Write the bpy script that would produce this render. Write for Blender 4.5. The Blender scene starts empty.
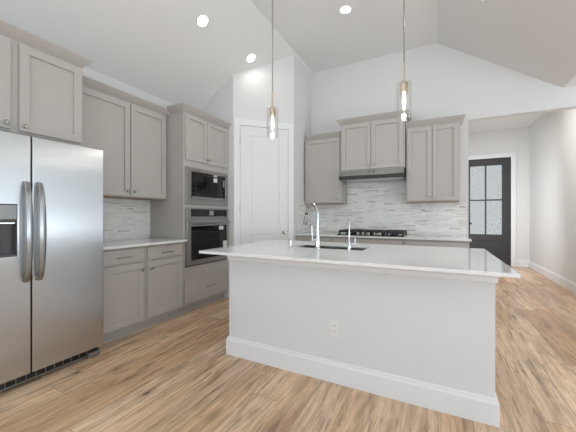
import bpy, bmesh, math, random
from mathutils import Vector, Matrix
random.seed(7)
C = bpy.context.scene
COL = C.collection
PI = math.pi

# ------------------------------------------------------------------ camera
cam_d = bpy.data.cameras.new('camera')
cam = bpy.data.objects.new('camera', cam_d); COL.objects.link(cam)
cam.location = (0, 0, 1.2)
cam.rotation_euler = (PI/2, 0, math.radians(27.0))
cam_d.sensor_width = 36.0
cam_d.lens = 293.0/576.0*36.0
cam_d.shift_y = -0.6/576.0
cam_d.clip_start = 0.02
C.camera = cam

# ------------------------------------------------------------------ world, exposure
C.view_settings.view_transform = 'Standard'
C.view_settings.look = 'None'
C.view_settings.exposure = 0.06
C.view_settings.gamma = 1.0
C.view_settings.use_curve_mapping = False
w = bpy.data.worlds.new('daylight'); C.world = w; w.use_nodes = True
bg = w.node_tree.nodes['Background']
bg.inputs[0].default_value = (0.93, 0.97, 1.0, 1); bg.inputs[1].default_value = 0.66

def area(name, loc, rot, sx, sy, power, color=(1, 1, 1), spread=180):
    d = bpy.data.lights.new(name, 'AREA'); d.shape = 'RECTANGLE'; d.size = sx; d.size_y = sy
    d.energy = power; d.color = color; d.spread = math.radians(spread)
    o = bpy.data.objects.new(name, d); COL.objects.link(o)
    o.location = loc; o.rotation_euler = rot
    return o
# daylight entering through the tall windows behind the camera and on the right
REAR_WIN = [(-2.3, 0.35, 1.5, 2.15), (-0.3, 0.35, 1.5, 2.15), (2.3, 0.1, 2.2, 2.35)]     # x centre, sill, width, height
RIGHT_WIN = [(-2.8, 0.25, 1.6, 2.2), (0.0, 0.25, 1.6, 2.2), (2.7, 0.25, 1.6, 2.2)]      # y centre, sill, width, height
ADDED_LEFT_WIN = [(-1.6, 0.25, 1.8, 2.2)]                                                      # added on the left wall behind the camera, lights the right ceiling slope
YR, XR, XL0 = -4.6, 4.3, -3.31
# each opening passes sky light; an upward lamp is added outside it to brighten the ceiling
COOL = (0.81, 0.915, 1.0)
def window_light(name, c, rz, ww, hh, s, out, sky, uplight):
    o = Vector(out)
    area('daylight_'+name, Vector(c)-o*0.02+Vector((0, 0, s+hh/2)), (PI/2-0.35, 0, rz), ww, hh, sky*ww*hh, COOL)
    area('added_uplight_'+name, Vector(c)+o*0.3+Vector((0, 0, s+hh*0.3)), (PI/2+1.35, 0, rz), ww, hh*0.8, uplight*1.5*ww*hh, COOL)
for x, s, ww, hh in REAR_WIN: window_light('rear', (x, YR, 0), 0, ww, hh, s, (0, -1, 0), 2.6, 11.0)
for y, s, ww, hh in RIGHT_WIN: window_light('right', (XR, y, 0), PI/2, ww, hh, s, (1, 0, 0), 5.0 if y < 2 else 6.5, 17.0 if y < 2 else 14.0)
for y, s, ww, hh in ADDED_LEFT_WIN: window_light('left', (XL0, y, 0), -PI/2, ww, hh, s, (-1, 0, 0), 1.0, 18.0)  # lamps of the added left window, for the right ceiling slope
area('daylight_foyer', (0.29, 6.6, 1.5), (PI/2-0.15, 0, -PI/2+1.2), 1.0, 1.6, 27, (0.95, 0.97, 1.0), 150)

# ------------------------------------------------------------------ materials
def srgb(r, g, b):
    f = lambda c: (c/255/12.92 if c/255 <= 0.04045 else ((c/255+0.055)/1.055)**2.4)
    return (f(r), f(g), f(b), 1)

def mat(name, col, rough=0.5, metal=0.0, **kw):
    m = bpy.data.materials.new(name); m.use_nodes = True
    b = m.node_tree.nodes['Principled BSDF']
    b.inputs['Base Color'].default_value = col
    b.inputs['Roughness'].default_value = rough
    b.inputs['Metallic'].default_value = metal
    for k, v in kw.items():
        b.inputs[k].default_value = v
    return m

class NT:
    """small wrapper to write node graphs"""
    def __init__(s, m):
        s.t = m.node_tree; s.b = s.t.nodes['Principled BSDF']
    def n(s, kind, **kw):
        nd = s.t.nodes.new(kind)
        for k, v in kw.items():
            setattr(nd, k, v)
        return nd
    def l(s, a, b): s.t.links.new(a, b)
    def math(s, op, a, b=None, c=None):
        nd = s.n('ShaderNodeMath', operation=op)
        for i, v in enumerate((a, b, c)):
            if v is None: continue
            if hasattr(v, 'links'): s.l(v, nd.inputs[i])
            else: nd.inputs[i].default_value = v
        return nd.outputs[0]
    def comb(s, x, y, z):
        nd = s.n('ShaderNodeCombineXYZ')
        for i, v in enumerate((x, y, z)):
            if hasattr(v, 'links'): s.l(v, nd.inputs[i])
            else: nd.inputs[i].default_value = v
        return nd.outputs[0]
    def pos(s):
        g = s.n('ShaderNodeNewGeometry'); sp = s.n('ShaderNodeSeparateXYZ'); s.l(g.outputs['Position'], sp.inputs[0])
        return sp.outputs[0], sp.outputs[1], sp.outputs[2]
    def noise(s, vec, scale, detail=3, rough=0.5):
        nd = s.n('ShaderNodeTexNoise'); s.l(vec, nd.inputs['Vector'])
        nd.inputs['Scale'].default_value = scale; nd.inputs['Detail'].default_value = detail; nd.inputs['Roughness'].default_value = rough
        return nd.outputs['Fac']
    def ramp(s, fac, stops):
        nd = s.n('ShaderNodeValToRGB'); s.l(fac, nd.inputs[0]); e = nd.color_ramp.elements
        while len(e) < len(stops): e.new(0.5)
        for i, (p, c) in enumerate(stops):
            e[i].position = p; e[i].color = c
        return nd.outputs[0]
    def mix(s, fac, a, b, mode='MIX'):
        nd = s.n('ShaderNodeMix', data_type='RGBA', blend_type=mode)
        for sock, v in ((nd.inputs[0], fac), (nd.inputs[6], a), (nd.inputs[7], b)):
            if hasattr(v, 'links'): s.l(v, sock)
            else: sock.default_value = v
        return nd.outputs[2]
    def white(s, vec):
        nd = s.n('ShaderNodeTexWhiteNoise', noise_dimensions='3D'); s.l(vec, nd.inputs['Vector'])
        return nd.outputs['Value']
    def bump(s, h, strength, dist=0.002):
        nd = s.n('ShaderNodeBump'); s.l(h, nd.inputs['Height'])
        nd.inputs['Strength'].default_value = strength; nd.inputs['Distance'].default_value = dist
        s.l(nd.outputs[0], s.b.inputs['Normal'])

def textured_paint(name, col, rough, scale, strength):
    m = mat(name, col, rough); t = NT(m); x, y, z = t.pos()
    t.bump(t.noise(t.comb(x, y, z), scale, 2), strength, 0.001)
    return m

M = {}
M['wall'] = textured_paint('wall_paint', srgb(218, 218, 217), 0.75, 160, 0.08)
M['ceiling'] = textured_paint('ceiling_paint', srgb(230, 229, 228), 0.8, 140, 0.12)
M['trim'] = mat('white_trim_paint', srgb(229, 230, 232), 0.35)
M['island'] = textured_paint('island_paint', srgb(218, 219, 221), 0.55, 160, 0.05)
M['cab'] = mat('greige_cabinet_paint', srgb(182, 177, 172), 0.42)
M['rawwood'] = mat('raw_birch_edge', srgb(158, 134, 110), 0.55)
M['black'] = mat('black_plastic', srgb(22, 22, 23), 0.4)
M['iron'] = mat('cast_iron', srgb(44, 45, 47), 0.55)
M['glassblack'] = mat('black_oven_glass', srgb(16, 16, 17), 0.06, 0.0)
M['nickel'] = mat('satin_nickel', srgb(176, 172, 166), 0.28, 1.0)
M['chrome'] = mat('polished_chrome', srgb(196, 197, 199), 0.14, 1.0)
M['brass'] = mat('aged_nickel_brass', srgb(214, 200, 180), 0.3, 1.0)
M['plate'] = mat('white_plastic', srgb(226, 226, 225), 0.35)
M['slot'] = mat('outlet_slot', srgb(120, 120, 120), 0.5)
M['door'] = mat('white_door_paint', srgb(228, 228, 228), 0.38)
M['doorblack'] = mat('black_door_paint', srgb(52, 52, 54), 0.42)
M['hood'] = mat('hood_steel', srgb(196, 197, 197), 0.22, 1.0)
M['sticker'] = mat('paper_sticker', srgb(225, 225, 222), 0.6)
M['stickerink'] = mat('sticker_print', srgb(120, 120, 120), 0.6)
M['display'] = mat('grey_display', srgb(150, 152, 152), 0.3)
M['dispgrey'] = mat('dispenser_panel', srgb(132, 132, 131), 0.35, 0.6)
M['recess'] = mat('dispenser_recess', srgb(74, 76, 79), 0.4)
M['grille'] = mat('grille_rail', srgb(140, 138, 134), 0.4, 0.7)

# brushed stainless
def steel(name, base, rough):
    m = mat(name, base, rough, 1.0); t = NT(m); x, y, z = t.pos()
    tg = t.n('ShaderNodeTangent', direction_type='RADIAL', axis='Z'); t.l(tg.outputs[0], t.b.inputs['Tangent'])
    t.b.inputs['Anisotropic'].default_value = 0.9
    return m
M['steel'] = steel('brushed_stainless_steel', srgb(188, 190, 192), 0.27)
M['handle'] = mat('satin_steel_handle', srgb(156, 158, 160), 0.22, 1.0)

# quartz worktop
def quartz():
    m = mat('white_quartz', srgb(232, 232, 232), 0.07); t = NT(m); x, y, z = t.pos()
    f = t.noise(t.comb(x, y, z), 260, 3, 0.6)
    t.l(t.ramp(f, [(0.3, srgb(214, 214, 214)), (0.6, srgb(236, 236, 236))]), t.b.inputs['Base Color'])
    return m
M['trimsteel'] = mat('appliance_trim_steel', srgb(172, 171, 169), 0.33, 1.0)
M['quartz'] = quartz()

# strip mosaic of marble and glass, u = run along the wall
def mosaic():
    m = mat('strip_mosaic_tile', srgb(200, 200, 198), 0.2); t = NT(m); x, y, z = t.pos()
    u = t.math('ADD', x, y)
    RH = 0.0165
    row = t.math('FLOOR', t.math('DIVIDE', z, RH))
    rr = t.white(t.comb(row, 3.0, 1.0))
    ln = t.math('ADD', 0.06, t.math('MULTIPLY', t.white(t.comb(row, 9.0, 4.0)), 0.16))
    uu = t.math('ADD', t.math('DIVIDE', u, ln), t.math('MULTIPLY', rr, 7.3))
    cell = t.math('FLOOR', uu)
    idv = t.white(t.comb(row, cell, 2.0))
    vein = t.noise(t.comb(t.math('MULTIPLY', u, 9), t.math('MULTIPLY', z, 60), idv), 1.0, 4, 0.65)
    col = t.ramp(idv, [(0.0, srgb(196, 193, 188)), (0.14, srgb(232, 230, 226)), (0.5, srgb(247, 246, 243)), (1.0, srgb(253, 253, 252))])
    col = t.mix(0.5, col, t.ramp(vein, [(0.28, srgb(184, 178, 172)), (0.44, srgb(234, 232, 229)), (0.7, srgb(246, 245, 244))]), 'MULTIPLY')
    fz = t.math('FRACT', t.math('DIVIDE', z, RH)); fu = t.math('FRACT', uu)
    gz = t.math('GREATER_THAN', t.math('ABSOLUTE', t.math('SUBTRACT', fz, 0.5)), 0.45)
    gu = t.math('GREATER_THAN', t.math('ABSOLUTE', t.math('SUBTRACT', fu, 0.5)), 0.49)
    g = t.math('MAXIMUM', gz, gu)
    t.l(t.mix(g, col, srgb(204, 202, 198)), t.b.inputs['Base Color'])
    t.l(t.ramp(idv, [(0.0, (0.45,)*3+(1,)), (0.45, (0.3,)*3+(1,)), (0.55, (0.1,)*3+(1,)), (1, (0.06,)*3+(1,))]), t.b.inputs['Roughness'])
    hgt = t.math('ADD', t.math('MULTIPLY', t.white(t.comb(row, cell, 7.0)), 0.8), t.math('MULTIPLY', g, -0.6))
    t.bump(t.math('ADD', hgt, t.math('MULTIPLY', vein, 0.9)), 0.6, 0.003)
    return m
M['mosaic'] = mosaic()

# oak planks laid along Y
def planks():
    m = mat('oak_plank_floor', srgb(170, 138, 106), 0.38); t = NT(m); x, y, z = t.pos()
    W, L = 0.185, 1.6
    cx = t.math('DIVIDE', x, W); colm = t.math('FLOOR', cx)
    off = t.math('MULTIPLY', t.white(t.comb(colm, 1.0, 5.0)), L)
    cy = t.math('DIVIDE', t.math('ADD', y, off), L); rowm = t.math('FLOOR', cy)
    idv = t.white(t.comb(colm, rowm, 0.0)); id2 = t.white(t.comb(colm, rowm, 8.0))
    ox = t.math('MULTIPLY', idv, 37.0); oy = t.math('MULTIPLY', id2, 53.0)
    def nz(fx, fy, sx, detail, rough, dist=0.0):
        nd = t.n('ShaderNodeTexNoise'); t.l(t.comb(t.math('ADD', t.math('MULTIPLY', sx, fx), ox), t.math('ADD', t.math('MULTIPLY', y, fy), oy), 0.0), nd.inputs['Vector'])
        nd.inputs['Scale'].default_value = 1.0; nd.inputs['Detail'].default_value = detail; nd.inputs['Roughness'].default_value = rough; nd.inputs['Distortion'].default_value = dist
        return nd.outputs['Fac']
    wob = nz(3.0, 1.0, x, 2, 0.5)
    gx = t.math('ADD', x, t.math('MULTIPLY', wob, 0.05))
    grain = nz(30, 1.5, gx, 6, 0.66, 0.3)
    fine = nz(230, 7, gx, 5, 0.7)
    blot = nz(9, 1.3, gx, 5, 0.62, 0.8)
    dark = nz(24, 1.9, gx, 6, 0.7, 0.5); crack = nz(95, 4.5, gx, 4, 0.6)
    k = lambda a, b: [(a, (0, 0, 0, 1)), (b, (1, 1, 1, 1))]
    c = t.ramp(idv, [(0.0, FLOOR_A), (0.35, FLOOR_B), (0.7, FLOOR_C), (1.0, FLOOR_D)])
    c = t.mix(t.math('MULTIPLY', t.ramp(grain, [(0.36, (1, 1, 1, 1)), (0.60, (0, 0, 0, 1))]), 0.55), c, FLOOR_G)
    c = t.mix(t.math('MULTIPLY', t.ramp(blot, k(0.47, 0.66)), 0.62), c, FLOOR_K)
    c = t.mix(t.math('MULTIPLY', t.ramp(dark, k(0.54, 0.66)), 0.75), c, FLOOR_S)
    c = t.mix(t.math('MULTIPLY', t.ramp(crack, k(0.62, 0.72)), 0.65), c, FLOOR_S)
    c = t.mix(t.math('MULTIPLY', t.ramp(fine, k(0.42, 0.70)), 0.60), c, FLOOR_G)
    # knots
    vk = t.n('ShaderNodeTexVoronoi'); vk.inputs['Scale'].default_value = 1.0
    t.l(t.comb(t.math('ADD', t.math('MULTIPLY', gx, 5.6), ox), t.math('ADD', t.math('MULTIPLY', y, 2.3), oy), 0.0), vk.inputs['Vector'])
    hole = t.math('GREATER_THAN', t.white(vk.outputs['Position']), 0.45)
    ring = t.math('MULTIPLY', t.ramp(vk.outputs['Distance'], [(0.05, (1, 1, 1, 1)), (0.26, (0, 0, 0, 1))]), hole)
    core = t.math('MULTIPLY', t.ramp(vk.outputs['Distance'], [(0.03, (1, 1, 1, 1)), (0.085, (0, 0, 0, 1))]), hole)
    c = t.mix(t.math('MULTIPLY', ring, t.math('MULTIPLY', grain, 0.9)), c, FLOOR_S)
    c = t.mix(t.math('MULTIPLY', core, 0.8), c, srgb(74, 54, 40))
    # seams
    fx = t.math('FRACT', cx); fy = t.math('FRACT', cy)
    sx = t.math('GREATER_THAN', t.math('ABSOLUTE', t.math('SUBTRACT', fx, 0.5)), 0.493)
    sy = t.math('GREATER_THAN', t.math('ABSOLUTE', t.math('SUBTRACT', fy, 0.5)), 0.4988)
    s = t.math('MAXIMUM', sx, sy)
    c = t.mix(t.math('MULTIPLY', s, 0.5), c, srgb(92, 68, 50))
    t.l(c, t.b.inputs['Base Color'])
    t.l(t.math('ADD', 0.24, t.math('MULTIPLY', grain, 0.16)), t.b.inputs['Roughness'])
    t.bump(t.math('ADD', t.math('MULTIPLY', fine, 0.4), t.math('MULTIPLY', s, -1.0)), 0.12, 0.001)
    return m
FLOOR_A, FLOOR_B, FLOOR_C, FLOOR_D = srgb(206, 166, 128), srgb(243, 209, 172), srgb(252, 224, 192), srgb(216, 186, 156)
FLOOR_G, FLOOR_K, FLOOR_S = srgb(164, 126, 90), srgb(148, 116, 88), srgb(84, 60, 43)
M['floor'] = planks()

# frosted pane: rain glass that daylight comes through
def frosted():
    m = mat('frosted_rain_glass', (0.93, 0.95, 0.96, 1), 0.25, 0.0); t = NT(m); x, y, z = t.pos()
    t.b.inputs['Transmission Weight'].default_value = 1.0; t.b.inputs['IOR'].default_value = 1.25
    n = t.noise(t.comb(x, y, t.math('MULTIPLY', z, 0.7)), 48, 4, 0.7)
    t.l(t.ramp(n, [(0.36, (0.66, 0.68, 0.69, 1)), (0.62, (1.0, 1.0, 1.0, 1))]), t.b.inputs['Base Color'])
    t.bump(n, 1.0, 0.02)
    return m
M['frosted'] = frosted()

def clear_glass():
    m = bpy.data.materials.new('clear_glass'); m.use_nodes = True; nt = m.node_tree
    nt.nodes.remove(nt.nodes['Principled BSDF'])
    tr = nt.nodes.new('ShaderNodeBsdfTransparent'); tr.inputs[0].default_value = (0.985, 0.985, 0.98, 1)
    gl = nt.nodes.new('ShaderNodeBsdfGlossy'); gl.inputs['Roughness'].default_value = 0.03
    fr = nt.nodes.new('ShaderNodeLayerWeight'); fr.inputs[0].default_value = 0.5
    pw = nt.nodes.new('ShaderNodeMath'); pw.operation = 'POWER'; pw.inputs[1].default_value = 3.0
    ad = nt.nodes.new('ShaderNodeMath'); ad.operation = 'MULTIPLY_ADD'; ad.inputs[1].default_value = 0.6; ad.inputs[2].default_value = 0.035
    nt.links.new(fr.outputs['Facing'], pw.inputs[0]); nt.links.new(pw.outputs[0], ad.inputs[0])
    mx = nt.nodes.new('ShaderNodeMixShader')
    nt.links.new(ad.outputs[0], mx.inputs[0]); nt.links.new(tr.outputs[0], mx.inputs[1]); nt.links.new(gl.outputs[0], mx.inputs[2])
    nt.links.new(mx.outputs[0], nt.nodes['Material Output'].inputs[0])
    return m
M['clear'] = clear_glass()

def emit(name, col, s):
    m = mat(name, col, 0.5); b = m.node_tree.nodes['Principled BSDF']
    b.inputs['Emission Color'].default_value = col; b.inputs['Emission Strength'].default_value = s
    return m
M['lamp'] = emit('lit_diffuser', (1, 0.97, 0.92, 1), 9.0)
M['bulb'] = emit('lit_bulb_glass', (1, 0.96, 0.9, 1), 2.4)

# ------------------------------------------------------------------ geometry helpers
class Fr:
    """local frame: a = viewer's right along a wall, d = out of the wall, z = up"""
    def __init__(s, o, ax, out): s.o = Vector(o); s.ax = Vector(ax); s.out = Vector(out)
    def __call__(s, a, d, z): return s.o + s.ax*a + s.out*d + Vector((0, 0, z))
W0 = Fr((0, 0, 0), (1, 0, 0), (0, 1, 0))

class MB:
    def __init__(s, fr=W0): s.bm = bmesh.new(); s.f = fr
    def v(s, p): return s.bm.verts.new(s.f(*p))
    def face(s, vs):
        try: return s.bm.faces.new(vs)
        except ValueError: return None
    def box(s, a0, a1, d0, d1, z0, z1):
        V = [s.v(p) for p in ((a0,d0,z0),(a1,d0,z0),(a1,d1,z0),(a0,d1,z0),(a0,d0,z1),(a1,d0,z1),(a1,d1,z1),(a0,d1,z1))]
        for q in ((0,1,2,3),(4,5,6,7),(0,1,5,4),(1,2,6,5),(2,3,7,6),(3,0,4,7)): s.face([V[i] for i in q])
        return s
    def prism(s, pts, axis, c0, c1):
        """pts: 2-D outline; axis 'a': outline in (d,z) extruded along a; 'd': (a,z) along d; 'z': (a,d) along z"""
        def P(p, c): return (c, p[0], p[1]) if axis == 'a' else ((p[0], c, p[1]) if axis == 'd' else (p[0], p[1], c))
        A = [s.v(P(p, c0)) for p in pts]; B = [s.v(P(p, c1)) for p in pts]
        s.face(A); s.face(B[::-1])
        n = len(pts)
        for i in range(n): s.face((A[i], A[(i+1) % n], B[(i+1) % n], B[i]))
        return s
    def holed(s, a0, a1, z0, z1, holes, d0, d1):
        """plate in the a-z plane with rectangular through holes [(a0,a1,z0,z1)], gridded so that it stays one closed mesh"""
        As = sorted({a0, a1} | {h[0] for h in holes} | {h[1] for h in holes}); Zs = sorted({z0, z1} | {h[2] for h in holes} | {h[3] for h in holes})
        As = [a for a in As if a0 <= a <= a1]; Zs = [z for z in Zs if z0 <= z <= z1]
        V = {}
        def g(i, j, d):
            if (i, j, d) not in V: V[i, j, d] = s.v((As[i], d, Zs[j]))
            return V[i, j, d]
        def solid(i, j):
            if not (0 <= i < len(As)-1 and 0 <= j < len(Zs)-1): return False
            am, zm = (As[i]+As[i+1])/2, (Zs[j]+Zs[j+1])/2
            return not any(h[0] < am < h[1] and h[2] < zm < h[3] for h in holes)
        for i in range(len(As)-1):
            for j in range(len(Zs)-1):
                if not solid(i, j): continue
                for d in (d0, d1): s.face((g(i,j,d), g(i+1,j,d), g(i+1,j+1,d), g(i,j+1,d)))
                if not solid(i-1, j): s.face((g(i,j,d0), g(i,j+1,d0), g(i,j+1,d1), g(i,j,d1)))
                if not solid(i+1, j): s.face((g(i+1,j,d0), g(i+1,j+1,d0), g(i+1,j+1,d1), g(i+1,j,d1)))
                if not solid(i, j-1): s.face((g(i,j,d0), g(i+1,j,d0), g(i+1,j,d1), g(i,j,d1)))
                if not solid(i, j+1): s.face((g(i,j+1,d0), g(i+1,j+1,d0), g(i+1,j+1,d1), g(i,j+1,d1)))
        return s
    def cyl(s, p0, p1, r0, r1=None, n=20, cap=True):
        r1 = r0 if r1 is None else r1
        P0, P1 = s.f(*p0), s.f(*p1); ax = (P1-P0).normalized()
        u = ax.orthogonal().normalized(); w_ = ax.cross(u)
        A = [s.bm.verts.new(P0+(u*math.cos(t)+w_*math.sin(t))*r0) for t in [2*PI*i/n for i in range(n)]]
        B = [s.bm.verts.new(P1+(u*math.cos(t)+w_*math.sin(t))*r1) for t in [2*PI*i/n for i in range(n)]]
        for i in range(n): s.face((A[i], A[(i+1) % n], B[(i+1) % n], B[i]))
        if cap: s.face(A[::-1]); s.face(B)
        return s
    def lathe(s, c, axis, prof, n=24):
        """prof: [(r, h)] along axis (local a/d/z triple) from c"""
        c = s.f(*c); o = s.f(0, 0, 0); ax = (s.f(*axis)-o).normalized()
        u = ax.orthogonal().normalized(); w_ = ax.cross(u); rings = []
        for r, h in prof:
            if r < 1e-6: rings.append([s.bm.verts.new(c+ax*h)])
            else: rings.append([s.bm.verts.new(c+ax*h+(u*math.cos(2*PI*i/n)+w_*math.sin(2*PI*i/n))*r) for i in range(n)])
        for A, B in zip(rings, rings[1:]):
            for i in range(n):
                j = (i+1) % n
                if len(A) == 1 and len(B) == 1: continue
                if len(A) == 1: s.face((A[0], B[j], B[i]))
                elif len(B) == 1: s.face((A[i], A[j], B[0]))
                else: s.face((A[i], A[j], B[j], B[i]))
        return s
    def tube(s, pts, rad, n=14, cap=True):
        P = [s.f(*p) for p in pts]; rad = rad if isinstance(rad, (list, tuple)) else [rad]*len(P)
        t0 = (P[1]-P[0]).normalized(); u = t0.orthogonal().normalized(); rings = []
        for i, p in enumerate(P):
            t = ((P[min(i+1, len(P)-1)]-P[max(i-1, 0)])).normalized()
            u = (u-t*u.dot(t)).normalized(); w_ = t.cross(u)
            rings.append([s.bm.verts.new(p+(u*math.cos(2*PI*k/n)+w_*math.sin(2*PI*k/n))*rad[i]) for k in range(n)])
        for A, B in zip(rings, rings[1:]):
            for k in range(n): s.face((A[k], A[(k+1) % n], B[(k+1) % n], B[k]))
        if cap: s.face(rings[0][::-1]); s.face(rings[-1])
        return s
    def sweep(s, prof, path):
        """mitred moulding: prof [(out, z)], path [(a, d, (na, nd))] corner points with outward offset direction"""
        R = [[s.v((a+n[0]*o, d+n[1]*o, z)) for o, z in prof] for a, d, n in path]
        m = len(prof)
        for A, B in zip(R, R[1:]):
            for i in range(m): s.face((A[i], A[(i+1) % m], B[(i+1) % m], B[i]))
        s.face(R[0][::-1]); s.face(R[-1])
        return s
    def build(s, name, m, parent=None, bevel=0.0, smooth=False, seg=2):
        bmesh.ops.recalc_face_normals(s.bm, faces=s.bm.faces[:])
        off = Vector()
        q = parent
        while q is not None: off += q.location; q = q.parent
        for v in s.bm.verts: v.co -= off
        me = bpy.data.meshes.new(name); s.bm.to_mesh(me); s.bm.free()
        me.materials.append(m)
        if smooth:
            for p in me.polygons: p.use_smooth = True
        o = bpy.data.objects.new(name, me); COL.objects.link(o)
        if parent is not None: o.parent = parent
        if bevel > 0:
            b = o.modifiers.new('bevel', 'BEVEL'); b.width = bevel; b.segments = seg; b.limit_method = 'ANGLE'; b.angle_limit = math.radians(40)
            b.harden_normals = False
        if smooth:
            e = o.modifiers.new('edges', 'EDGE_SPLIT'); e.split_angle = math.radians(35)
        return o

def tag(o, label=None, cat=None, group=None, kind=None):
    if label: o['label'] = label
    if cat: o['category'] = cat
    if group: o['group'] = group
    if kind: o['kind'] = kind
    return o
def thing(name, loc, label, cat, group=None):
    o = bpy.data.objects.new(name, None); COL.objects.link(o); o.location = loc; o.empty_display_size = 0.05
    return tag(o, label, cat, group)
def struct(o, label=None, cat=None):
    return tag(o, label, cat, None, 'structure')
def copy_tree(o, parent=None):
    c = o.copy(); COL.objects.link(c); c.parent = parent
    for ch in list(o.children): copy_tree(ch, c)
    return c

# ------------------------------------------------------------------ room shell
XL, YB, ZP, ZF, HALLX, YD, ZH = -3.31, 4.75, 2.77, 3.69, 1.90, 8.6, 3.25
X1, X2, X3 = -1.93, 0.0, 1.38          # slope / flat / slope / low flat
OPX, OPZ = 0.385, 2.525
T = 0.12
struct(MB().box(XL-T, XR+T, YR-T, YD+T, -0.1, 0).build('floor', M['floor']), 'wide oak plank floor with dark knots', 'floor')

prof = [(XL-T, ZP-T*0.667), (XL, ZP), (X1, ZF), (X2, ZF), (X3, ZP), (XR+T, ZP)]
top = [(x, z+0.12) for x, z in prof[::-1]]
struct(MB().prism(prof+top, 'd', YR-T, YB).build('ceiling', M['ceiling']), 'vaulted ceiling, pale warm grey', 'ceiling')
struct(MB().box(OPX-0.1-T, HALLX+T, YB+T, YD+T, ZH, ZH+0.1).build('ceiling.001', M['ceiling']), 'flat ceiling of the entry hall', 'ceiling')

gable = [(XL, ZP), (X1, ZF), (X2, ZF), (X3, ZP)]
# back wall in one outline with the wide opening into the hall
out = [(XL-T, 0), (OPX, 0), (OPX, OPZ), (HALLX, OPZ), (HALLX, 0), (XR+T, 0), (XR+T, ZP+0.6), (X3, ZH+0.6), (X2, ZF+0.1), (X1, ZF+0.1), (XL-T, ZF)]
struct(MB().prism(out, 'd', YB, YB+T).build('wall_back', M['wall']), 'white gable wall with a wide opening to the entry hall', 'wall')
struct(MB(Fr((0, 0, 0), (0, 1, 0), (1, 0, 0))).holed(YR, YB, 0, ZP+0.05, [(y-ww/2, y+ww/2, s, s+hh) for y, s, ww, hh in ADDED_LEFT_WIN], XL-T, XL).build('wall_left', M['wall']))
# pantry corner with the slanted face
pan = [(XL, 3.40), (-2.62, 3.40), (-1.965, 4.055), (-1.965, YB), (XL, YB)]
struct(MB().prism(pan, 'z', 0, ZF).build('wall_pantry', M['wall']), 'slanted pantry corner wall', 'wall')
struct(MB().holed(XL-T, XR+T, 0, ZF+0.1, [(x-ww/2, x+ww/2, s, s+hh) for x, s, ww, hh in REAR_WIN], YR-T, YR).build('wall_rear', M['wall']))
FR_R = Fr((0, 0, 0), (0, 1, 0), (1, 0, 0))
struct(MB(FR_R).holed(YR, YB, 0, ZP+0.05, [(y-ww/2, y+ww/2, s, s+hh) for y, s, ww, hh in RIGHT_WIN], XR, XR+T).build('wall_right', M['wall']))
struct(MB().box(HALLX, HALLX+T, YB+T, YD+T, 0, ZH).build('wall_hall_right', M['wall']), 'white right wall of the entry hall', 'wall')
struct(MB(FR_R).holed(YB+T, YD, 0, ZH, [(6.05, 7.15, 0.5, 2.2)], OPX-0.1-T, OPX-0.1).build('wall_hall_left', M['wall']))
DX0, DX1, DZ = 0.70, 1.545, 2.575
struct(MB().holed(OPX-0.1-T, HALLX, 0, ZH, [(DX0-0.02, DX1+0.02, -0.01, DZ+0.015)], YD, YD+T).build('wall_hall_back', M['wall']), 'white end wall of the hall around the black door', 'wall')

# windows (behind and beside the camera): frame and bars
for k, (x, s, ww, hh) in enumerate(REAR_WIN):
    b = MB().holed(x-ww/2, x+ww/2, s, s+hh, [(x-ww/2+0.05, x-0.02, s+0.05, s+hh-0.05), (x+0.02, x+ww/2-0.05, s+0.05, s+hh-0.05)], YR-0.09, YR-0.04)
    struct(b.build('window_%d' % (k+1), M['trim']))
for k, (y, s, ww, hh) in enumerate(RIGHT_WIN):
    b = MB(FR_R).holed(y-ww/2, y+ww/2, s, s+hh, [(y-ww/2+0.05, y-0.02, s+0.05, s+hh-0.05), (y+0.02, y+ww/2-0.05, s+0.05, s+hh-0.05)], XR+0.04, XR+0.09)
    struct(b.build('window_%d' % (k+4), M['trim']))

for k, (y, s, ww, hh) in enumerate(ADDED_LEFT_WIN):
    b = MB(FR_R).holed(y-ww/2, y+ww/2, s, s+hh, [(y-ww/2+0.05, y-0.02, s+0.05, s+hh-0.05), (y+0.02, y+ww/2-0.05, s+0.05, s+hh-0.05)], XL-0.09, XL-0.04)
    struct(b.build('window_%d' % (k+7), M['trim']))  # frame of the added left window, put in for its light
# baseboards
BH = 0.155
bprof = [(0, 0), (0.015, 0), (0.015, BH-0.03), (0.011, BH-0.02), (0.009, BH-0.006), (0.005, BH), (0, BH)]
def baseboard(name, path): return struct(MB().sweep(bprof, path).build(name, M['trim'], bevel=0.001))
baseboard('baseboard_hall_right', [(HALLX, YB+T, (-1, 0)), (HALLX, YD, (-1, -1))])
baseboard('baseboard_hall_back', [(HALLX, YD, (-1, -1)), (DX1+0.115, YD, (0, -1))])
baseboard('baseboard_hall_end', [(DX0-0.115, YD, (0, -1)), (OPX-0.1, YD, (0, -1))])
baseboard('baseboard_pantry', [(-2.615, 3.40, (0.3827*1.08, -0.9239*1.08)), (-2.62+0.006, 3.40+0.006, (0.707, -0.707))])
baseboard('baseboard_opening', [(OPX-0.03, YB, (0, -1)), (OPX, YB, (1, -1)), (OPX, YB+T, (1, 0))])

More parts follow.
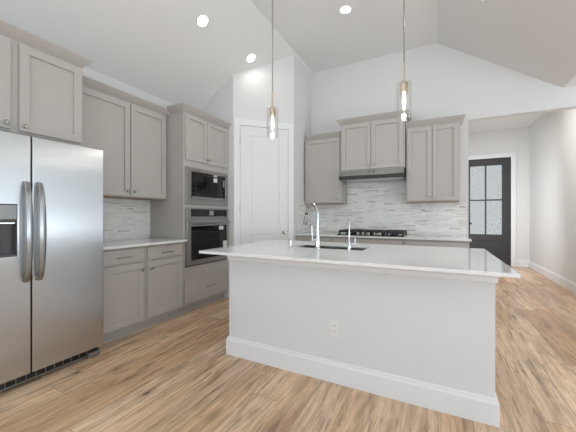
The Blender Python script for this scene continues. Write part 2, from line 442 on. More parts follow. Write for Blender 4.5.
# ------------------------------------------------------------------ front door at the end of the hall
FB = Fr((0, 0, 0), (1, 0, 0), (0, -1, 0))            # back wall frame: a = x, out = -y
def FBy(y): return Fr((0, y, 0), (1, 0, 0), (0, -1, 0))
fd = thing('door_2', ((DX0+DX1)/2, YD, 0), 'black front door with four frosted panes at the end of the hall', 'door')
tag(fd, kind='structure')
f = FBy(YD)
gx = [(DX0+0.045, 1.047), (1.078, 1.386)]
gx = [(DX0+0.125, 1.108), (1.132, 1.412)]
gx = [(0.735, 1.045), (1.075, 1.388)]
gz = [(0.735, 1.560), (1.592, 2.42)]
b = MB(f).holed(DX0, DX1, 0.012, DZ, [(a0, a1, z0, z1) for a0, a1 in gx for z0, z1 in gz], -0.065, -0.02)
b.build('door_slab', M['doorblack'], fd, bevel=0.003)
b = MB(f)
b.holed(0.735, 1.39, 0.20, 0.62, [(0.77, 1.355, 0.235, 0.585)], -0.02, -0.004).box(0.815, 1.31, -0.02, -0.008, 0.28, 0.54)
b.build('lower_panel', M['doorblack'], fd, bevel=0.003)
for a0, a1 in gx:
    for z0, z1 in gz:
        MB(f).box(a0-0.005, a1+0.005, -0.048, -0.040, z0-0.005, z1+0.005).build('pane', M['frosted'], fd)
b = MB(f)
b.holed(DX0-0.11, DX1+0.11, -0.001, DZ+0.12, [(DX0-0.012, DX1+0.012, -0.01, DZ+0.012)], 0.0, 0.02)
b.build('casing', M['trim'], fd, bevel=0.003)
b = MB(f); b.holed(DX0-0.019, DX1+0.019, 0, DZ+0.014, [(DX0-0.003, DX1+0.003, -0.01, DZ+0.003)], -0.10, 0.0)
b.build('jamb', M['doorblack'], fd)
MB(f).cyl((0.735, -0.02, 1.0), (0.735, 0.03, 1.0), 0.012).cyl((0.735, 0.03, 1.0), (0.735, 0.055, 1.0), 0.028).build('door_handle', M['black'], fd, bevel=0.002)

# ------------------------------------------------------------------ pantry door on the slanted wall
r2 = math.sqrt(0.5)
FD = Fr((-2.62, 3.40, 0), (r2, r2, 0), (r2, -r2, 0))
pd = thing('door_1', (-2.62+0.46*r2, 3.40+0.46*r2, 0), 'white two-panel pantry door on the slanted corner wall', 'door'); tag(pd, kind='structure')
S0, S1, PZ = 0.101, 0.826, 2.50
b = MB(FD)
pans = [(S0+0.14, S1-0.14, 1.06, PZ-0.135), (S0+0.14, S1-0.14, 0.24, 0.93)]
b.holed(S0, S1, 0.012, PZ, pans, 0.0005, 0.014)
for a0, a1, z0, z1 in pans:
    b.box(a0+0.03, a1-0.03, 0.0005, 0.011, z0+0.03, z1-0.03)
    b.box(a0-0.001, a1+0.001, 0.0005, 0.005, z0-0.001, z1+0.001)
b.build('door_slab', M['door'], pd, bevel=0.004, seg=3)
b = MB(FD).holed(0.008, 0.918, 0, PZ+0.095, [(S0-0.004, S1+0.004, -0.01, PZ+0.005)], 0.0, 0.02)
b.build('casing', M['trim'], pd, bevel=0.004)
kb = [(0.026, 0), (0.026, 0.004), (0.010, 0.006), (0.009, 0.024), (0.024, 0.032), (0.028, 0.044), (0.022, 0.055), (0, 0.058)]
MB(FD).lathe((S1-0.062, 0.014, 0.945), (0, 1, 0), kb).build('door_knob', M['nickel'], pd, smooth=True)
for z in (0.28, 1.3, 2.28):
    MB(FD).cyl((S0-0.004, 0.016, z-0.045), (S0-0.004, 0.016, z+0.045), 0.006).build('hinge', M['nickel'], pd)

# ------------------------------------------------------------------ cabinet pieces
def shaker(fr, name, a0, a1, z0, z1, d, parent, rail=0.06, th=0.022, rec=0.016):
    b = MB(fr)
    b.holed(a0, a1, z0, z1, [(a0+rail, a1-rail, z0+rail, z1-rail)], d+0.0005, d+th)
    b.box(a0+rail-0.004, a1-rail+0.004, d+0.001, d+th-rec, z0+rail-0.004, z1-rail+0.004)
    return b.build(name, M['cab'], parent, bevel=0.0012, seg=1)
def slab(fr, name, a0, a1, z0, z1, d, parent, th=0.02):
    return MB(fr).box(a0, a1, d+0.0005, d+th, z0, z1).build(name, M['cab'], parent, bevel=0.003)
KN = [(0.007, 0), (0.006, 0.010), (0.013, 0.016), (0.0165, 0.022), (0.012, 0.029), (0, 0.031)]
def knob(fr, a, z, d, parent): return MB(fr).lathe((a, d, z), (0, 1, 0), KN, 16).build('knob', M['nickel'], parent, smooth=True)
def pull(fr, a, z, d, parent, L=0.15):
    b = MB(fr); b.tube([(a-L/2, d+0.03, z), (a+L/2, d+0.03, z)], 0.0055, 12)
    for s in (-1, 1): b.cyl((a+s*L*0.36, d, z), (a+s*L*0.36, d+0.03, z), 0.0045, n=10)
    return b.build('handle', M['nickel'], parent, smooth=True)
CP = [(0.0, 0.0), (0.006, 0.0), (0.007, 0.006), (0.024, 0.022), (0.044, 0.044), (0.060, 0.066), (0.060, 0.070), (0.0, 0.070)]
def crown(fr, a0, a1, dwall, dface, z, parent, left=True, right=True, stopl=None):
    pr = [(o, z+h) for o, h in CP]
    path = []
    if left: path.append((a0, dwall if stopl is None else stopl, (-1, 0)))
    path.append((a0, dface, (-1 if left else 0, 1)))
    path.append((a1, dface, (1 if right else 0, 1)))
    if right: path.append((a1, dwall, (1, 0)))
    return MB(fr).sweep(pr, path).build('crown_moulding', M['cab'], parent)

FL = Fr((XL, 0, 0), (0, 1, 0), (1, 0, 0))             # left wall: a = y, d = out from the wall
G = 0.002
# ---- cabinet over the refrigerator (deep)
DF = 0.61                                              # face depth of deep cabinets
FA0, FA1 = 0.545, 1.445
c = thing('wall_cabinet', (XL, (FA0+FA1)/2, 1.79), 'deep greige two-door cabinet above the refrigerator', 'cabinet', 'greige wall cabinets')
MB(FL).box(FA0, FA1, G, DF-0.02, 1.80, 2.47).build('carcass', M['cab'], c, bevel=0.001)
d1 = shaker(FL, 'door', FA0+0.02, 0.960, 1.815, 2.452, DF-0.02, c); knob(FL, 0.932, 1.853, DF, d1)
d2 = shaker(FL, 'door', 1.010, FA1-0.018, 1.815, 2.452, DF-0.02, c); knob(FL, 1.040, 1.853, DF, d2)
crown(FL, FA0, FA1, G, DF-0.02, 2.470, c, left=True, right=True)

# ---- upper double cabinet
DU = 0.33
UA0, UA1 = 1.50, 2.562
c = thing('wall_cabinet', (XL, (UA0+UA1)/2, 1.395), 'tall greige two-door wall cabinet between refrigerator and oven tower', 'cabinet', 'greige wall cabinets')
MB(FL).box(UA0, UA1, G, DU-0.02, 1.402, 2.435).build('carcass', M['cab'], c, bevel=0.001)
MB(FL).box(UA0+0.001, UA1-0.001, 0.01, DU-0.022, 1.394, 1.4015).build('underside', M['rawwood'], c)
d1 = shaker(FL, 'door', UA0+0.018, 2.064, 1.408, 2.418, DU-0.02, c); knob(FL, 2.03, 1.463, DU, d1)
d2 = shaker(FL, 'door', 2.074, 2.535, 1.408, 2.418, DU-0.02, c); knob(FL, 2.108, 1.463, DU, d2)
crown(FL, UA0+0.062, UA1, G, DU-0.02, 2.435, c, left=False, right=False)

# ---- oven tower
TA0, TA1 = 2.566, 3.396
c = thing('oven_cabinet', (XL, (TA0+TA1)/2, 0), 'tall greige oven tower cabinet holding microwave and wall oven', 'cabinet')
b = MB(FL)
b.box(TA0, TA1, G, DF-0.02, 0.10, 2.455)
b.build('carcass', M['cab'], c, bevel=0.001)
MB(FL).box(TA0, TA1, G, DF-0.09, 0.0, 0.10).build('toe_kick', M['cab'], c)
d1 = shaker(FL, 'door', TA0+0.022, 2.956, 1.878, 2.437, DF-0.02, c, rail=0.052); knob(FL, 2.932, 1.93, DF, d1)
d2 = shaker(FL, 'door', 2.964, TA1-0.016, 1.878, 2.437, DF-0.02, c, rail=0.052); knob(FL, 2.99, 1.93, DF, d2)
d3 = slab(FL, 'drawer', TA0+0.014, TA1-0.02, 0.128, 0.418, DF-0.02, c); pull(FL, 3.02, 0.27, DF, d3, 0.19)
crown(FL, TA0, TA1-0.001, G, DF-0.02, 2.455, c, left=True, right=False, stopl=DU+0.045)

# ---- microwave
MA0, MA1 = 2.590, 3.374
D0 = DF-0.0195
c = thing('microwave', (XL+D0, (MA0+MA1)/2, 1.335), 'built-in stainless microwave with black glass, above the wall oven', 'microwave')
MB(FL).holed(MA0, MA1, 1.335, 1.795, [(MA0+0.085, MA1-0.045, 1.405, 1.745)], D0, D0+0.022).build('trim_frame', M['trimsteel'], c, bevel=0.003)
dr = MB(FL).box(MA0+0.087, MA1-0.047, D0, D0+0.016, 1.407, 1.743).build('door', M['glassblack'], c, bevel=0.002)
MB(FL).box(MA0+0.10, MA1-0.06, D0+0.016, D0+0.021, 1.409, 1.437).build('handle', M['trimsteel'], dr, bevel=0.002)
MB(FL).holed(MA0+0.15, MA1-0.20, 1.455, 1.725, [(MA0+0.17, MA1-0.22, 1.475, 1.705)], D0+0.016, D0+0.0168).build('window', M['black'], dr)
MB(FL).box(MA1-0.09, MA1-0.065, D0+0.016, D0+0.0165, 1.60, 1.70).build('control_strip', M['display'], dr)
MB(FL).box(3.085, 3.155, D0+0.016, D0+0.0168, 1.65, 1.745).build('sticker', M['sticker'], dr)

# ---- wall oven
c = thing('wall_oven', (XL+D0, (MA0+MA1)/2, 0.60), 'built-in stainless wall oven under the microwave', 'oven')
cp = MB(FL).box(MA0, MA1, D0, D0+0.03, 1.165, 1.295).build('control_panel', M['trimsteel'], c, bevel=0.003)
MB(FL).box(MA0+0.07, MA1-0.03, D0+0.030, D0+0.0315, 1.185, 1.278).build('control_glass', M['glassblack'], cp)
MB(FL).box(2.985, 3.065, D0+0.0315, D0+0.0325, 1.20, 1.262).build('display', M['display'], cp)
dr = MB(FL).box(MA0, MA1, D0, D0+0.035, 0.585, 1.155).build('door', M['trimsteel'], c, bevel=0.004)
MB(FL).box(MA0+0.07, MA1-0.045, D0+0.035, D0+0.0375, 0.645, 1.065).build('window', M['glassblack'], dr)
b = MB(FL); b.tube([(MA0+0.03, D0+0.085, 1.10), (MA1-0.03, D0+0.085, 1.10)], 0.014, 16)
for a in (MA0+0.07, MA1-0.07): b.box(a-0.012, a+0.012, D0+0.034, D0+0.078, 1.09, 1.11)
b.build('handle', M['handle'], dr, smooth=True)
b = MB(FL).box(3.255, 3.335, D0+0.0375, D0+0.0383, 0.705, 0.845); st = b.build('sticker', M['sticker'], dr)
MB(FL).box(3.17, 3.26, D0+0.0375, D0+0.0383, 1.005, 1.055).build('sticker', M['sticker'], dr)
MB(FL).box(MA0, MA1, D0, D0+0.018, 0.572, 0.584).build('vent_strip', M['black'], c)

# ---- base cabinets on the left run
def base_cab(fr, a0, a1, D, label, grp, hinge_left, knob_side=1, two=False, drawer=True, slabtop=True):
    c = thing('base_cabinet', fr((a0+a1)/2, 0, 0), label, 'cabinet', grp)
    MB(fr).box(a0, a1, G, D-0.02, 0.10, 0.888).build('carcass', M['cab'], c, bevel=0.001)
    MB(fr).box(a0, a1, G, D-0.09, 0.0, 0.10).build('toe_kick', M['cab'], c)
    m0, m1 = a0+0.02, a1-0.02
    dz = 0.870
    if drawer:
        dw = slab(fr, 'drawer', m0, m1, 0.735, 0.868, D-0.02, c); pull(fr, (m0+m1)/2, 0.795, D, dw, 0.155 if not two else 0.2); dz = 0.715
    if two:
        mid = (m0+m1)/2
        e = shaker(fr, 'door', m0, mid-0.002, 0.122, dz, D-0.02, c); knob(fr, mid-0.032, dz-0.06, D, e)
        e = shaker(fr, 'door', mid+0.002, m1, 0.122, dz, D-0.02, c); knob(fr, mid+0.032, dz-0.06, D, e)
    else:
        e = shaker(fr, 'door', m0, m1, 0.122, dz, D-0.02, c)
        knob(fr, m1-0.035 if knob_side > 0 else m0+0.035, dz-0.07, D, e)
    return c
base_cab(FL, 1.555, 2.046, DF, 'greige base cabinet with drawer, right beside the refrigerator', 'base cabinets on the left wall', True, 1)
base_cab(FL, 2.048, 2.562, DF, 'greige base cabinet with drawer, right beside the oven tower', 'base cabinets on the left wall', True, -1)
sm = MB(FL).sweep([(0, 0), (0.014, 0), (0.010, 0.016), (0, 0.02)], [(1.54, DF-0.0895, (0, 1)), (TA1, DF-0.0895, (0, 1))]).build('trim_1', M['cab'])
struct(sm, 'greige shoe moulding along the left toe kick', 'moulding')
ct = MB(FL).box(1.545, 2.563, G, 0.66, 0.889, 0.914).build('countertop', M['quartz'], bevel=0.003)
tag(ct, 'white quartz countertop between refrigerator and oven tower', 'countertop')
bs = MB(FL).box(1.545, 2.563, G, 0.011, 0.915, 1.393).build('backsplash', M['mosaic'])
tag(bs, 'grey-white mosaic strip backsplash beside the refrigerator', 'backsplash')

# ------------------------------------------------------------------ outlets
def outlet(fr, a, z, d, label, parent=None, name='electrical_outlet'):
    if parent is None: o = thing(name, fr(a, d, z), label, 'outlet', 'electrical outlets')
    else:
        o = bpy.data.objects.new(name, None); COL.objects.link(o); o.parent = parent; o.location = fr(a, d, z)-parent.location
    MB(fr).box(a-0.036, a+0.036, d, d+0.005, z-0.058, z+0.058).build('cover_plate', M['plate'], o, bevel=0.002)
    for s in (-1, 1):
        q = MB(fr).box(a-0.017, a+0.017, d+0.005, d+0.0075, z+s*0.021-0.015, z+s*0.021+0.015).build('receptacle', M['plate'], o, bevel=0.003)
        bb = MB(fr)
        for t in (-1, 1): bb.box(a+t*0.006-0.0012, a+t*0.006+0.0012, d+0.0074, d+0.0079, z+s*0.021-0.006, z+s*0.021+0.006)
        bb.build('slot', M['slot'], q)
    return o
outlet(FL, 2.23, 1.11, 0.0115, 'white outlet on the left mosaic backsplash beside the oven tower')

# ------------------------------------------------------------------ refrigerator
XF = -2.56; DFR = XF-XL
RA0, RSP, RA1, RZ = 0.617, 1.025, 1.528, 1.763
c = thing('refrigerator', (XL+0.40, (RA0+RA1)/2, 0), 'stainless side-by-side refrigerator with ice and water dispenser', 'refrigerator')
MB(FL).box(RA0+0.004, RA1-0.004, 0.03, DFR-0.065, 0.03, RZ-0.015).build('body', M['recess'], c, bevel=0.004)
DA0, DA1, DZ0, DZ1 = 0.70, 0.945, 0.925, 1.272
e = MB(FL).holed(RA0, RSP-0.004, 0.085, RZ, [(DA0, DA1, DZ0, DZ1)], DFR-0.055, DFR).build('freezer_door', M['steel'], c, bevel=0.006, seg=3)
# dispenser housing set into the door
q = MB(FL)
q.box(DA0, DA1, DFR-0.054, DFR-0.048, DZ0, DZ1)
q.box(DA0, DA0+0.006, DFR-0.05, DFR-0.001, DZ0, DZ1).box(DA1-0.006, DA1, DFR-0.05, DFR-0.001, DZ0, DZ1)
q.box(DA0, DA1, DFR-0.05, DFR-0.001, DZ0, DZ0+0.012)
q = q.build('dispenser', M['recess'], e)
MB(FL).prism([(DFR-0.047, 1.155), (DFR-0.012, 1.155), (DFR+0.002, 1.175), (DFR+0.002, DZ1-0.001), (DFR-0.047, DZ1-0.001)], 'a', DA0+0.001, DA1-0.001).build('control_panel', M['dispgrey'], q, bevel=0.002)
MB(FL).box(DA0+0.01, DA1-0.01, DFR-0.02, DFR-0.004, 1.142, 1.154).build('panel_lip', M['steel'], q, bevel=0.002)
MB(FL).prism([(DFR-0.046, 0.95), (DFR-0.030, 0.955), (DFR-0.020, 1.10), (DFR-0.046, 1.135)], 'a', 0.775, 0.865).build('paddle', M['dispgrey'], q, bevel=0.003)
MB(FL).cyl((0.82, DFR-0.026, 1.10), (0.82, DFR-0.026, 1.154), 0.016, 0.024).build('nozzle', M['steel'], q, smooth=True)
e2 = MB(FL).box(RSP+0.004, RA1, DFR-0.055, DFR, 0.085, RZ).build('refrigerator_door', M['steel'], c, bevel=0.006, seg=3)
def bow_handle(a, parent):
    b = MB(FL); n = 22; rings = []
    for i in range(n+1):
        t = i/n; z = 0.735+t*(1.437-0.735)
        o = 0.012+0.052*(math.sin(PI*min(max(t, 0), 1)))**0.42
        hw = 0.015+0.006*math.sin(PI*t); hd = 0.009
        ring = []
        for k in range(14):
            th = 2*PI*k/14; cx, sx = math.cos(th), math.sin(th)
            ring.append(b.v((a+hw*math.copysign(abs(cx)**0.7, cx), DFR+o+hd*math.copysign(abs(sx)**0.7, sx), z)))
        rings.append(ring)
    for A, B in zip(rings, rings[1:]):
        for k in range(14): b.face((A[k], A[(k+1) % 14], B[(k+1) % 14], B[k]))
    b.face(rings[0][::-1]); b.face(rings[-1])
    for z in (0.752, 1.420): b.box(a-0.011, a+0.011, DFR-0.001, DFR+0.022, z-0.012, z+0.012)
    return b.build('handle', M['handle'], parent, smooth=True)
bow_handle(RSP-0.036, e); bow_handle(RSP+0.040, e2)
b = MB(FL).box(RA0+0.02, RA1-0.02, DFR-0.12, DFR-0.062, 0.018, 0.08)
gr = b.build('toe_grille', M['black'], c)
b = MB(FL).box(RA0+0.02, RA1-0.10, DFR-0.0618, DFR-0.052, 0.016, 0.026)
b.build('grille_rail', M['grille'], gr)
for i in range(14):
    a = RA0+0.05+i*0.058
    MB(FL).box(a, a+0.004, DFR-0.0618, DFR-0.056, 0.028, 0.076).build('grille_bar', M['grille'], gr)
for a in (RA0+0.06, RA1-0.06):
    MB(FL).box(a-0.045, a+0.045, DFR-0.11, DFR-0.03, 0.0, 0.045).build('foot', M['grille'], c, bevel=0.006)

# ------------------------------------------------------------------ back wall cabinets
FW = FBy(YB)                                           # a = x, d = distance out from the back wall
def upper(a0, a1, z0, z1, D, label, doors, crl, crr, under=True, rail=0.055, name='wall_cabinet'):
    c = thing(name, FW((a0+a1)/2, 0, z0), label, 'cabinet', 'greige wall cabinets')
    MB(FW).box(a0, a1, G, D-0.02, z0, z1).build('carcass', M['cab'], c, bevel=0.001)
    if under: MB(FW).box(a0+0.001, a1-0.001, 0.01, D-0.021, z0-0.008, z0-0.0005).build('underside', M['rawwood'], c)
    for da0, da1, kx in doors:
        e = shaker(FW, 'door', da0, da1, z0+0.012, z1-0.018, D-0.02, c, rail=rail)
        knob(FW, kx, z0+0.065, D, e)
    return c
cL = upper(-1.950, -1.330, 1.392, 2.430, 0.33, 'single-door greige wall cabinet next to the slanted pantry corner', [(-1.925, -1.352, -1.392)], True, False)
crown(FW, -1.900, -1.330, G, 0.31, 2.430, cL, left=False, right=False)
cC = upper(-1.322, -0.402, 1.872, 2.585, 0.385, 'raised two-door greige wall cabinet above the range hood', [(-1.302, -0.868, -0.898), (-0.860, -0.422, -0.830)], True, True, under=False)
crown(FW, -1.322, -0.402, G, 0.365, 2.585, cC)
cR = upper(-0.392, 0.262, 1.392, 2.430, 0.33, 'two-door greige wall cabinet nearest the hall opening', [(-0.374, -0.066, -0.098), (-0.058, 0.247, -0.026)], False, True)
crown(FW, -0.392, 0.262, G, 0.31, 2.430, cR, left=False, right=True)

# ---- range hood
c = thing('range_hood', FW(-0.862, 0, 1.725), 'slim stainless range hood under the raised cabinet', 'range hood')
hp = [(G, 1.735), (0.46, 1.735), (0.50, 1.780), (0.395, 1.868), (G, 1.870)]
MB(FW).prism(hp, 'a', -1.31, -0.408).build('body', M['hood'], c, bevel=0.002)
MB(FW).box(-1.31, -0.408, 0.455, 0.508, 1.728, 1.776).build('front_lip', M['black'], c, bevel=0.002)
MB(FW).box(-1.29, -0.43, 0.04, 0.45, 1.724, 1.734).build('filter', M['hood'], c)

# ---- back base cabinets and worktop
DB = 0.63
base_cab(FW, -1.962, -1.392, DB, 'greige base cabinet in the corner by the pantry wall', 'base cabinets on the back wall', True, 1)
base_cab(FW, -1.390, -0.402, DB, 'wide greige base cabinet under the cooktop', 'base cabinets on the back wall', True, 1, two=True)
base_cab(FW, -0.400, 0.345, DB, 'greige base cabinet at the hall end of the back wall', 'base cabinets on the back wall', True, 1, two=True)
ct = MB(FW).box(-1.963, 0.365, G, 0.655, 0.889, 0.914).build('countertop', M['quartz'], bevel=0.003)
tag(ct, 'white quartz countertop under the cooktop on the back wall', 'countertop')
ot = [(-1.953, 0.915), (0.355, 0.915), (0.355, 1.382), (-0.398, 1.382), (-0.398, 1.722), (-1.325, 1.722), (-1.325, 1.382), (-1.953, 1.382)]
bs = MB(FW).prism(ot, 'd', G, 0.011).build('backsplash', M['mosaic'])
tag(bs, 'grey-white mosaic strip backsplash behind the cooktop', 'backsplash')
bs = MB().box(-1.963, -1.954, YB-0.60, YB-0.012, 0.915, 1.41).build('backsplash', M['mosaic'])
tag(bs, 'narrow mosaic side splash on the pantry wall', 'backsplash')
outlet(FW, -1.60, 1.11, 0.0115, 'white outlet on the mosaic left of the cooktop')
outlet(FW, -0.085, 1.11, 0.0115, 'white outlet on the mosaic right of the cooktop')

# ---- cooktop
c = thing('cooktop', FW(-0.85, 0.35, 0.9145), 'black gas cooktop with iron grates on the back countertop', 'cooktop')
MB(FW).box(-1.31, -0.385, 0.10, 0.60, 0.9145, 0.926).build('base_plate', M['glassblack'], c, bevel=0.003)
for gx0, gx1 in ((-1.295, -1.01), (-1.0, -0.695), (-0.685, -0.40)):
    b = MB(FW); z0, z1 = 0.952, 0.984
    mid = gx0 > -1.005 and gx1 < -0.69
    y0 = 0.20 if mid else 0.125
    for d in (y0, 0.335, 0.555 if not mid else 0.50): b.box(gx0, gx1, d-0.007, d+0.007, z0, z1)
    for k in range(7):
        a = gx0+0.007+(gx1-gx0-0.014)*k/6; b.box(a-0.006, a+0.006, y0, 0.555 if not mid else 0.50, z0, z1)
    for a in (gx0+0.01, gx1-0.01):
        for d in (y0+0.005, 0.50 if mid else 0.55): b.box(a-0.012, a+0.012, d-0.012, d+0.012, 0.926, z0)
    b.build('grate', M['iron'], c, bevel=0.002)
for a, d, r in ((-1.15, 0.23, 0.04), (-1.15, 0.45, 0.05), (-0.85, 0.34, 0.06), (-0.54, 0.23, 0.04), (-0.54, 0.45, 0.05)):
    MB(FW).lathe((a, d, 0.926), (0, 0, 1), [(r, 0), (r, 0.008), (r*0.75, 0.010), (r*0.75, 0.016), (0, 0.018)]).build('burner', M['iron'], c, smooth=True)
for k in range(5):
    MB(FW).lathe((-1.015+k*0.078, 0.562, 0.926), (0, 0, 1), [(0.018, 0), (0.018, 0.006), (0.014, 0.010), (0.013, 0.032), (0.011, 0.036), (0, 0.037)], 18).build('knob', M['nickel'], c, smooth=True)

# ------------------------------------------------------------------ island
IX0, IX1, IY0, IY1 = -1.610, 0.296, 2.034, 2.975
c = thing('kitchen_island', ((IX0+IX1)/2, (IY0+IY1)/2, 0), 'white painted kitchen island base with tall baseboard', 'kitchen island')
b = MB()
b.box(IX0, IX1, IY0, IY0+0.115, 0, 0.892)
b.box(IX0, IX0+0.10, IY0+0.115, IY1-0.02, 0, 0.892).box(IX1-0.10, IX1, IY0+0.115, IY1-0.02, 0, 0.892)
b.build('knee_wall', M['island'], c, bevel=0.002)
b = MB().box(IX0+0.10, IX1-0.10, IY1-0.10, IY1-0.02, 0.0, 0.10); b.build('toe_kick', M['cab'], c)
b = MB().box(IX0+0.10, IX1-0.10, IY1-0.04, IY1-0.02, 0.10, 0.892); b.build('cabinet_front', M['cab'], c)
FI = Fr((0, IY1-0.02, 0), (-1, 0, 0), (0, 1, 0))
for k in range(4):
    a0 = -IX1+0.11+k*0.424
    e = shaker(FI, 'door', a0, a0+0.41, 0.12, 0.87, 0.0, c); knob(FI, a0+0.375, 0.80, 0.02, e)
path = [(IX0, IY1-0.02, (-1, 0)), (IX0, IY0, (-1, -1)), (IX1, IY0, (1, -1)), (IX1, IY1-0.02, (1, 0))]
MB().sweep([(o*1.25, z) for o, z in bprof], path).build('baseboard', M['trim'], c, bevel=0.001)
tprof = [(0, 0.815), (0.010, 0.815), (0.012, 0.818), (0.012, 0.845), (0.020, 0.852), (0.020, 0.8915), (0, 0.8915)]
MB().sweep(tprof, path).build('top_moulding', M['trim'], c, bevel=0.001)
FIF = Fr((0, IY0, 0), (1, 0, 0), (0, -1, 0))
outlet(FIF, -0.658, 0.387, 0.0005, None, parent=c, name='outlet')

KX0, KX1, KY0, KY1 = -1.20, -0.545, 2.40, 2.765
FT = None
class FrT(Fr):                                         # plate lying flat: (a, thickness, second axis) -> world
    def __init__(s): pass
    def __call__(s, a, d, z): return Vector((a, z, d))
b = MB(FrT()).holed(-1.72, 0.362, 1.785, 3.01, [(KX0, KX1, KY0, KY1)], 0.893, 0.914)
ct = b.build('countertop', M['quartz'], bevel=0.003); tag(ct, 'large white quartz island countertop with sink cutout', 'countertop')
# undermount sink
c = thing('sink', ((KX0+KX1)/2, (KY0+KY1)/2, 0.68), 'stainless undermount sink in the island countertop', 'sink')
b = MB(); e = 0.010; zb = 0.69
b.box(KX0-e, KX1+e, KY0-e, KY0, zb, 0.8925).box(KX0-e, KX1+e, KY1, KY1+e, zb, 0.8925)
b.box(KX0-e, KX0, KY0, KY1, zb, 0.8925).box(KX1, KX1+e, KY0, KY1, zb, 0.8925)
b.box(KX0-e, KX1+e, KY0-e, KY1+e, zb-0.008, zb)
b.build('basin', M['hood'], c)
MB().lathe(((KX0+KX1)/2, (KY0+KY1)/2, zb), (0, 0, 1), [(0.045, 0), (0.043, 0.003), (0.03, 0.001), (0, 0.001)]).build('drain', M['chrome'], c, smooth=True)

# ---- main faucet
ZC = 0.9145
fx, fy = -0.914, 2.355
ang = math.radians(53); ux, uy = -math.sin(ang), math.cos(ang)
c = thing('kitchen_faucet', (fx, fy, ZC), 'tall chrome gooseneck faucet with pull-down spray at the sink', 'faucet')
MB().lathe((fx, fy, ZC), (0, 0, 1), [(0.027, 0), (0.027, 0.006), (0.021, 0.012), (0.019, 0.11), (0.017, 0.12), (0, 0.12)]).build('base', M['chrome'], c, smooth=True)
pts = [(fx, fy, ZC+0.11), (fx, fy, ZC+0.29)]
R = 0.098
for i in range(1, 17):
    th = PI*i/16*0.94
    o = R-R*math.cos(th); pts.append((fx+ux*o, fy+uy*o, ZC+0.29+R*math.sin(th)))
MB().tube(pts, 0.0125, 16).build('spout', M['chrome'], c, smooth=True)
p = Vector(pts[-1]); dn = (p-Vector(pts[-2])).normalized()
q = p+dn*0.012
MB().cyl(tuple(p-dn*0.002), tuple(q), 0.0145).build('collar', M['black'], c, smooth=False)
hd = MB().tube([tuple(q), tuple(q+dn*0.03), tuple(q+dn*0.085), tuple(q+dn*0.10)], [0.0135, 0.015, 0.019, 0.0165], 18).build('spray_head', M['chrome'], c, smooth=True)
bp = q+dn*0.02+Vector((ux, uy, 0))*0.016
MB().tube([tuple(bp), tuple(bp+dn*0.035)], 0.006, 10).build('spray_button', M['black'], hd, smooth=True)
lv = MB(); s_ = Vector((-0.93, -0.36, 0)).normalized()
lp = Vector((fx, fy, ZC+0.075))
lv.tube([tuple(lp+s_*0.012), tuple(lp+s_*0.052)], 0.0125, 16)
lv.tube([tuple(lp+s_*0.044), tuple(lp+s_*0.048+Vector((0, 0, 0.05))), tuple(lp+s_*0.05+Vector((0, 0, 0.125)))], [0.005, 0.0042, 0.0035], 12)
lv.build('lever', M['chrome'], c, smooth=True)

# ---- drinking water tap
tx, ty = -0.645, 2.375
c = thing('filter_tap', (tx, ty, ZC), 'slim chrome drinking-water tap right of the main faucet', 'faucet')
MB().lathe((tx, ty, ZC), (0, 0, 1), [(0.018, 0), (0.018, 0.005), (0.013, 0.010), (0.012, 0.075), (0.007, 0.085), (0, 0.085)]).build('base', M['chrome'], c, smooth=True)
pts = [(tx, ty, ZC+0.08), (tx, ty, ZC+0.215)]
for i in range(1, 11):
    th = PI*i/10*0.8; o = 0.045*(1-math.cos(th)); pts.append((tx-0.25*o, ty+0.97*o, ZC+0.215+0.045*math.sin(th)))
MB().tube(pts, 0.0055, 12).build('spout', M['chrome'], c, smooth=True)
MB().tube([(tx+0.01, ty, ZC+0.055), (tx+0.042, ty, ZC+0.055)], 0.006, 12).tube([(tx+0.046, ty, ZC+0.045), (tx+0.05, ty, ZC+0.10)], 0.007, 12).build('lever', M['chrome'], c, smooth=True)

# ---- soap dispenser
sx_, sy_ = -1.172, 2.355
c = thing('soap_dispenser', (sx_, sy_, ZC), 'short chrome soap dispenser at the left end of the sink', 'soap dispenser')
MB().lathe((sx_, sy_, ZC), (0, 0, 1), [(0.020, 0), (0.020, 0.006), (0.013, 0.012), (0.012, 0.05), (0.016, 0.054), (0.016, 0.072), (0.012, 0.078), (0, 0.079)]).build('pump', M['chrome'], c, smooth=True)
MB().tube([(sx_, sy_, ZC+0.064), (sx_-0.02, sy_+0.045, ZC+0.064), (sx_-0.03, sy_+0.065, ZC+0.056)], 0.006, 12).build('spout', M['chrome'], c, smooth=True)

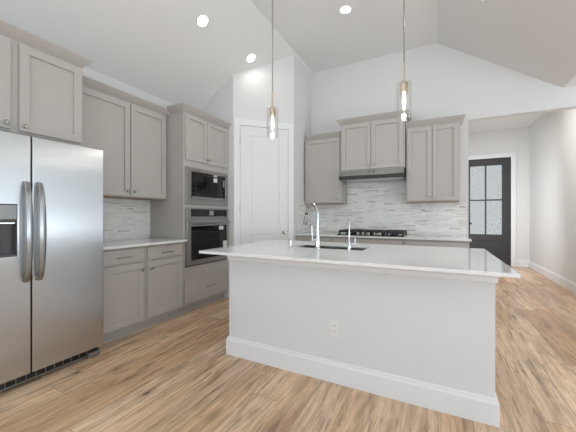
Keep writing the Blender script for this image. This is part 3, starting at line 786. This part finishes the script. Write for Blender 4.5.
# ------------------------------------------------------------------ pendants
def pendant(x, y, label):
    zb, zt = 1.937, 2.215
    c = thing('pendant_lamp', (x, y, ZF), label, 'pendant lamp', 'glass pendants above the island')
    MB().lathe((x, y, ZF-0.001), (0, 0, -1), [(0.062, 0), (0.062, 0.012), (0.055, 0.022), (0.012, 0.024), (0.010, 0.045), (0, 0.045)]).build('canopy', M['nickel'], c, smooth=True)
    MB().tube([(x, y, ZF-0.04), (x, y, zt+0.15)], 0.006, 10).build('rod', M['nickel'], c, smooth=True)
    MB().tube([(x, y, zt+0.15), (x, y, zt+0.0)], 0.009, 12).build('stem', M['brass'], c, smooth=True)
    MB().lathe((x, y, zt+0.004), (0, 0, -1), [(0, -0.004), (0.012, -0.002), (0.026, 0.004), (0.029, 0.012), (0.029, 0.03), (0.027, 0.032), (0.029, 0.034), (0.029, 0.055), (0.027, 0.057), (0.029, 0.059), (0.029, 0.082), (0.022, 0.086), (0, 0.086)]).build('socket', M['brass'], c, smooth=True)
    r = 0.053
    MB().lathe((x, y, zt), (0, 0, -1), [(0.010, -0.003), (r-0.008, -0.003), (r, 0.005), (r, zt-zb-0.003), (r-0.0015, zt-zb), (r-0.004, zt-zb-0.003), (r-0.004, 0.006), (r-0.010, 0.001), (0.010, 0.001)], 32).build('glass_shade', M['clear'], c, smooth=True)
    MB().lathe((x, y, zt-0.082), (0, 0, -1), [(0.009, 0), (0.010, 0.012), (0.013, 0.04), (0.014, 0.065), (0.010, 0.095), (0.005, 0.118), (0, 0.125)], 20).build('bulb', M['bulb'], c, smooth=True)
    d = bpy.data.lights.new('pendant_light', 'POINT'); d.energy = 3.0; d.color = (1, 0.92, 0.82); d.shadow_soft_size = 0.02
    o = bpy.data.objects.new('pendant_light', d); COL.objects.link(o); o.parent = c; o.location = (0, 0, 1.99-ZF)
    return c
pendant(-1.387, 2.40, 'glass cylinder pendant hanging in front of the pantry door')
pendant(-0.227, 2.40, 'glass cylinder pendant hanging in front of the right wall cabinets')

# ------------------------------------------------------------------ recessed ceiling lights
def can(u, v, label, energy=1.4):
    """on the slope or the flat ceiling at world position, facing along the ceiling's normal"""
    p, n = u, v
    c = thing('recessed_light', (0, 0, 0), label, 'ceiling light', 'recessed ceiling lights')
    MB().lathe((0, 0, 0), (0, 0, -1), [(0.062, -0.0), (0.062, 0.004), (0.074, 0.005), (0.078, 0.002), (0.078, -0.001), (0.062, -0.001)], 32).build('trim_ring', M['plate'], c, smooth=True)
    MB().lathe((0, 0, 0), (0, 0, -1), [(0, 0.0025), (0.062, 0.0025), (0.062, 0.0), (0, 0.0)], 32).build('diffuser', M['lamp'], c)
    c.location = p
    c.rotation_euler = Vector((0, 0, -1)).rotation_difference(n).to_euler()
    d = bpy.data.lights.new('recessed_lamp', 'AREA'); d.shape = 'DISK'; d.size = 0.12; d.energy = energy; d.color = (1, 0.97, 0.93); d.spread = math.radians(175)
    o = bpy.data.objects.new('recessed_lamp', d); COL.objects.link(o); o.parent = c; o.location = (0, 0, -0.008)
    return c
slope = (ZF-ZP)/(X1-XL)
nL = Vector((slope, 0, -1)).normalized(); nR = Vector((-slope, 0, -1)).normalized(); nF = Vector((0, 0, -1))
def ceil_z(x): return min(ZF, ZP+(x-XL)*slope, ZP+(X3-x)*slope)
can(Vector((-2.366, 2.514, ceil_z(-2.366)))+nL*0.001, nL, 'round recessed light on the left slope, nearest the camera')
can(Vector((-2.339, 3.441, ceil_z(-2.339)))+nL*0.001, nL, 'round recessed light on the left slope above the pantry door')
can(Vector((-0.989, 3.473, ceil_z(-0.989)))+nF*0.001, nF, 'round recessed light on the flat ridge ceiling between the pendants')
can(Vector((0.402, 3.520, ceil_z(0.402)))+nR*0.001, nR, 'round recessed light on the right ceiling slope at the frame top')
can(Vector((1.0, 5.75, ZH-0.001)), Vector((0, 0, -1)), 'added recessed light, out of view in the hall ceiling', 22)  # unseen lamp added behind the header to brighten the hall
outlet(Fr((HALLX, 0, 0), (0, 1, 0), (-1, 0, 0)), 6.53, 0.36, 0.0005, 'white outlet low on the right wall of the entry hall')
